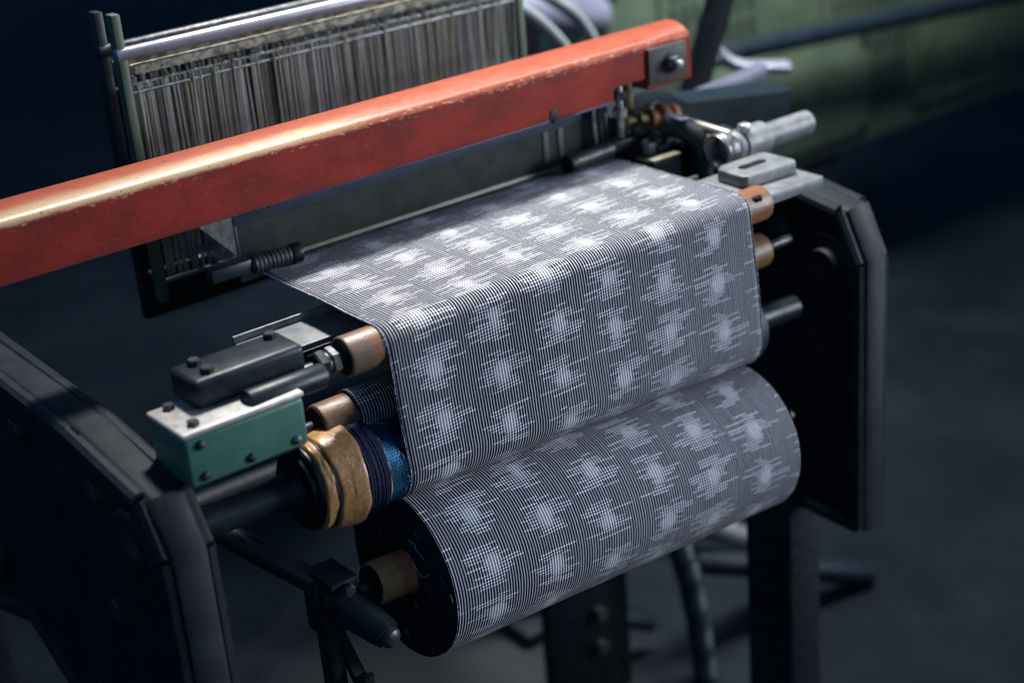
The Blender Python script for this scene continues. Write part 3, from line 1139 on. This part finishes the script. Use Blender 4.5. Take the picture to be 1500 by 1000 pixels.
ca = thing("curved_lever", "black curved lever bending down between the shaft and the cloth edge", "lever", (.462, .12, 0))
b = B()
tube(b, [(.452, .150, .0250), (.463, .134, .0200), (.469, .124, .0130), (.473, .120, .0000), (.474, .119, -.014), (.474, .119, -.045)], lambda t: .0105, 16, 5)
obj("lever_bar", b, M['iron'], ca)
b = B()
box(b, (.4585, .140, .0330), (.012, .026, .0028), .001)
obj("worn_top", b, M['lilac'], ca)

cp = thing("end_cover", "pale grey steel plate with a slotted cap at the far end of the breast roller", "plate", (.45, .03, -.01))
b = B()
box(b, (.455, .030, -.0135), (.098, .084, .010), .0015)
obj("base_plate", b, M['alu'], cp)
b = B()
prism(b, [(.428, .022), (.432, .016), (.492, .012), (.497, .018), (.497, .055), (.492, .060), (.440, .060), (.430, .054)], 'z', -.008, .004, .002)
obj("slotted_cap", b, M['alu'], cp)
b = B()
prism(b, [(.443, .036), (.446, .033), (.474, .033), (.477, .036), (.477, .040), (.474, .043), (.446, .043), (.443, .040)], 'z', .0030, .0044)
obj("slot", b, M['black'], cp)
b = B()
lathe(b, (.414, -.0105, -.0085), (.414, -.0105, .0), [(0, .006), (.003, .006), (.004, .005)], 20)
obj("plug", b, M['black'], cp)

bb = thing("bearing_bracket", "oily black bearing bracket with bolts behind the coil spring", "bracket", (.49, .14, -.03))
b = B()
prism(b, [(.100, -.060), (.100, .000), (.112, .014), (.126, .016), (.150, .006), (.196, .004), (.196, -.060)], 'x', .492, .512, .002)
obj("bracket_body", b, M['iron'], bb)
b = B()
box(b, (.470, .175, -.010), (.060, .036, .020), .003)
obj("foot", b, M['iron_blue'], bb)
for (x, y, z0, z1, m) in ((.455, .168, .0, .010, 'steel_dark'), (.485, .182, .0, .009, 'steel'), (.502, .170, .004, .013, 'steel_dark')):
    b = B()
    hexnut(b, (x, y, z0 - .001), (x, y, z1), .0070, .001, x * 40)
    obj("bolt_head", b, M[m], bb)
b = B()
tube(b, [(.440, .190, .000), (.444, .186, .022), (.456, .182, .034), (.474, .186, .036), (.492, .196, .022), (.500, .200, .004)], .0032, 10, 5)
obj("bent_wire", b, M['steel_dark'], bb)
b = B()
cyl(b, (.500, .126, .004), (.470, .128, .002), .0075, 20, .001)
obj("pin", b, M['steel_dark'], bb)

bx = thing("shuttle_box", "dark teal shuttle box casting with pale upper lip beyond the red beam", "casting", (.52, .2, 0))
b = B()
prism(b, [(.436, -.05), (.436, .026), (.452, .038), (.475, .044), (.500, .042), (.520, .034), (.540, .012), (.70, -.002), (.70, -.05)], 'y', .210, .262, .004)
obj("casting_body", b, M['blue_dark'], bx)
b = B()
prism(b, [(.500, .028), (.520, .0225), (.545, .006), (.566, .000), (.600, -.002), (.640, .002), (.72, .010), (.72, -.012), (.566, -.016), (.538, -.002)], 'y', .2625, .284, .003)
obj("upper_lip", b, M['lilac'], bx)

cb = thing("cap_bolt_set", "bolts and nuts hanging in the notch under the far end of the red beam", "bolts", (.41, .168, .06))
b = B()
cyl(b, (.409, .166, .020), (.409, .166, .0742), .0040, 20, .0006)
obj("bolt", b, M['steel'], cb)
b = B()
hexnut(b, (.409, .166, .040), (.409, .166, .050), .0080, .001, .4)
obj("nut", b, M['steel'], cb)
b = B()
hexnut(b, (.409, .166, .058), (.409, .166, .066), .0075, .001, .1)
obj("nut", b, M['steel_dark'], cb)
b = B()
cyl(b, (.424, .170, .045), (.424, .170, .0742), .0055, 20, .0006)
obj("bush", b, M['brass'], cb)
b = B()
cyl(b, (.388, .181, .006), (.388, .181, .0600), .0028, 14)
obj("guide_pin", b, M['steel'], cb)
b = B()
cyl(b, (.398, .184, .006), (.398, .184, .0600), .0028, 14)
obj("guide_pin", b, M['steel_dark'], cb)

# ------------------------------------------------------------------ loom side frames and legs
def side_frame(x0, x1, label, poly, feet):
    f = thing("side_frame", label, "loom frame", ((x0 + x1) / 2, .3, FZ), "side frames of the loom")
    b = B()
    prism(b, poly, 'x', x0, x1, .006)
    obj("frame_plate", b, M['frame'], f)
    # raised rim, bosses and bolts on both faces of the plate
    for xs, sg in ((x0, -1), (x1, 1)):
        b = B()
        n_ = len(poly)
        for k in range(n_):
            p_, q_ = Vector((poly[k][0], poly[k][1])), Vector((poly[(k + 1) % n_][0], poly[(k + 1) % n_][1]))
            cn = Vector((.30, -.2))
            p_ = p_ + (cn - p_).normalized() * .012
            q_ = q_ + (cn - q_).normalized() * .012
            cyl(b, (xs + sg * .001, p_.x, p_.y), (xs + sg * .001, q_.x, q_.y), .008, 10)
        obj("rim", b, M['frame'], f)
        for (yy, zz, rr) in ((.006, -.110, .034), (.34, -.12, .040), (.36, -.26, .028)):
            b = B()
            lathe(b, (xs - sg * .002, yy, zz), (xs + sg, yy, zz), [(0, rr), (.008, rr), (.011, rr - .003), (.011, rr * .55), (.018, rr * .5)], 32)
            obj("boss", b, M['iron'], f)
        for (yy, zz) in ((.07, -.085), (.07, -.19), (.07, -.30), (.22, -.085), (.56, -.10), (.59, -.30), (.46, -.26)):
            b = B()
            hexnut(b, (xs - sg * .001, yy, zz), (xs + sg * .008, yy, zz), .010, .0012, yy * 9)
            obj("bolt_head", b, M['steel_dark'], f)
    for yy in feet:
        b = B()
        box(b, ((x0 + x1) / 2, yy, (FZ - .30) / 2 - .0), (.05, .07, -.30 - FZ), .006)
        obj("frame_leg", b, M['iron'], f)
        b = B()
        box(b, ((x0 + x1) / 2, yy, FZ + .012), (.11, .13, .024), .006)
        obj("frame_foot", b, M['iron'], f)
    return f
polyL = [(-.045, -.36), (-.045, -.10), (-.02, -.060), (.10, -.045), (.62, -.04), (.66, -.09), (.66, -.36), (.56, -.40), (.30, -.31), (.08, -.40)]
side_frame(-.215, -.185, "near cast-iron side frame of the loom carrying the take-up shaft", polyL, (.12, .58))
polyR = [(-.040, -.40), (-.040, -.10), (-.015, -.05), (.10, -.030), (.62, -.03), (.66, -.09), (.66, -.36), (.56, -.40), (.30, -.31), (.08, -.40)]
side_frame(.535, .565, "far cast-iron side frame of the loom beyond the end of the cloth roll", polyR, (.09, .58))

tr = tag(obj("tie_rod", (lambda b: (cyl(b, (-.19, .36, -.30), (.54, .36, -.30), .014, 20), b)[1])(B()), M['iron']), "round black tie rod joining the two side frames low inside the loom", "rod")

hs = thing("ribbed_hose", "black ribbed hose running down to the floor behind the cloth roll", "hose", (.60, .3, FZ))
hp = smooth_path([(.560, .30, -.490), (.585, .30, -.581), (.601, .30, -.640), (.615, .30, -.728), (.622, .30, FZ + .005)], 18)
b = B()
tube(b, hp, lambda t: .0150 + .0016 * math.sin(t * 66 * PI / 1.0), 16, 0)
obj("hose_wall", b, M['rubber'], hs)
b = B()
cyl(b, (.545, .30, -.40), (.562, .30, -.497), .0185, 20, .002)
obj("hose_cuff", b, M['iron'], hs)

for (nm, p0, p1, r, m, lab, cat) in (
        ("drive_rod", (.66, .36, -.66), (.95, .30, -.785), .018, 'iron_blue', "thick grey drive rod slanting away to the floor beyond the cloth roll", "rod"),
        ("brace_bar", (.63, .36, -.575), (.85, .36, -.735), .016, 'alu', "pale round brace bar under the far end of the cloth roll", "bar"),
        ("treadle_bar", (.45, .42, -.66), (.62, .40, -.76), .012, 'iron_blue', "dark treadle bar low down between the legs behind the cloth roll", "bar")):
    b = B()
    cyl(b, p0, p1, r, 20, .003)
    tag(obj(nm, b, M[m]), lab, cat)
ft = thing("bolt_plate", "dark upright plate with two dull bolt heads standing beneath the cloth roll", "plate", (.44, .36, FZ))
b = B()
box(b, (.475, .36, -.64), (.13, .02, .30), .004)
obj("plate_body", b, M['black'], ft)
for z in (-.655, -.705):
    b = B()
    hexnut(b, (.487, .350, z), (.487, .338, z), .010, .001)
    obj("bolt_head", b, M['steel_dark'], ft)

# ------------------------------------------------------------------ things behind the loom
for (nm, pts, r, m, lab) in (
        ("curved_pipe", [(.395, .47, .080), (.405, .47, .070), (.430, .47, .052), (.452, .47, .028), (.468, .47, .000), (.476, .47, -.04)], .0085, 'hose_light', "pale curved pipe arching down right behind the heddle frame"),
        ("curved_pipe", [(.475, .50, .125), (.520, .50, .100), (.565, .50, .072), (.600, .50, .040), (.625, .50, .005), (.64, .50, -.05)], .0075, 'hose', "grey curved pipe arching behind the middle of the red beam"),
        ("curved_pipe", [(.620, .56, .085), (.655, .56, .062), (.690, .56, .033), (.715, .56, -.005), (.73, .56, -.06)], .0080, 'hose', "grey curved pipe ending behind the plated end of the red beam")):
    b = B()
    tube(b, pts, r, 14, 6)
    tag(obj(nm, b, M[m]), lab, "pipe", "curved pipes behind the red beam")

nb = thing("neighbour_machine", "sage green machine housing with slotted grilles behind the loom", "machine", (1.15, 1.0, FZ))
b = B()
box(b, (1.66, 1.02, -.20), (2.00, .12, .52), .012)
obj("housing", b, M['sage'], nb)
slot_me = None
for (gx, gz, nxs, nzs) in ((.86, -.03, 7, 3), (1.22, -.03, 8, 7), (1.62, -.09, 8, 7)):
    b = B()
    box(b, (gx + .09, .957, gz - .075 * (nzs / 5)), (.24, .008, .052 * nzs), .003)
    g = obj("grille", b, M['sage'], nb)
    for i in range(nxs):
        for j in range(nzs):
            b = B() if slot_me is None else None
            if slot_me is None:
                box(b, (0, 0, 0), (.012, .003, .030), .0)
                o = obj("slot", b, M['sage_dark'], None, smooth=False)
                slot_me = o.data
            else:
                o = D.objects.new("slot", slot_me)
                COL.objects.link(o)
            o.parent = g
            o.location = (gx + i * .026, .9528, gz - j * .046)
b = B()
cyl(b, (.80, .93, -.02), (1.02, .90, -.075), .035, 24, .01)
obj("drum_cover", b, M['lilac'], nb)
b = B()
box(b, (.78, .92, -.10), (.30, .06, .09), .02, seg=3)
obj("motor_case", b, M['blue_dark'], nb)
b = B()
prism(b, [(.56, -.20), (.56, .12), (.64, .12), (.66, -.02), (.78, -.08), (.78, -.20)], 'y', .80, .86, .01)
obj("arm_casting", b, M['blue_dark'], nb)

for (x, z, w_, h_) in ((.98, .000, .26, .10), (1.50, -.33, .42, .20), (2.10, -.22, .50, .40)):
    b = B()
    box(b, (x, .954, z), (w_, .012, h_), .004)
    obj("access_panel", b, M['sage'] if w_ > .3 else M['iron_blue'], nb)
    for sx in (-1, 1):
        for sz in (-1, 1):
            b = B()
            hexnut(b, (x + sx * (w_ / 2 - .02), .949, z + sz * (h_ / 2 - .02)), (x + sx * (w_ / 2 - .02), .942, z + sz * (h_ / 2 - .02)), .010, .001)
            obj("bolt_head", b, M['steel_dark'], nb)
for x in (.75, 1.60, 2.55):
    b = B()
    box(b, (x, 1.02, (FZ - .46) / 2), (.10, .10, -.46 - FZ), .01)
    obj("stand_leg", b, M['black'], nb)
b = B()
cyl(b, (.60, .90, -.145), (2.4, .88, -.25), .018, 16, .003)
obj("guard_rail", b, M['iron_blue'], nb)
cw = thing("back_crank", "dark cranked casting and flywheel in the blurred space behind the red beam", "casting", (.6, .66, -.1))
b = B()
lathe(b, (.64, .72, -.03), (.64, .69, -.03), [(0, .085), (.004, .090), (.030, .090), (.034, .085)], 40)
obj("flywheel", b, M['black'], cw)
b = B()
tube(b, [(.50, .62, .10), (.53, .62, .02), (.60, .64, -.03), (.70, .66, -.05), (.86, .66, -.09)], .017, 12, 5)
obj("crank_bar", b, M['iron'], cw)
b = B()
box(b, (.72, .66, .075), (.20, .05, .035), .008)
obj("cross_bar", b, M['black'], cw)

b = B()
tube(b, [(.825, .42, .10), (.772, .42, -.010), (.715, .42, -.13)], .0175, 14, 3)
tag(obj("slanting_strut", b, M['black']), "thick black strut slanting down behind the plated end of the red beam", "strut")
hd = thing("highlight_set", "bright silver shapes added as highlights beyond the far end of the red beam", "handle", (.78, .48, -.05))  # silver knob and bar added to give the pale highlights here
b = B()
lathe(b, (.790, .45, -.022), (.822, .44, -.030), [(0, .006), (.003, .012), (.014, .013), (.024, .010), (.030, .004)], 20)
obj("knob", b, M['silver'], hd)
b = B()
tube(b, [(.822, .46, -.012), (.842, .46, -.034), (.872, .455, -.052), (.95, .45, -.070)], .009, 14, 5)
obj("lever", b, M['silver'], hd)
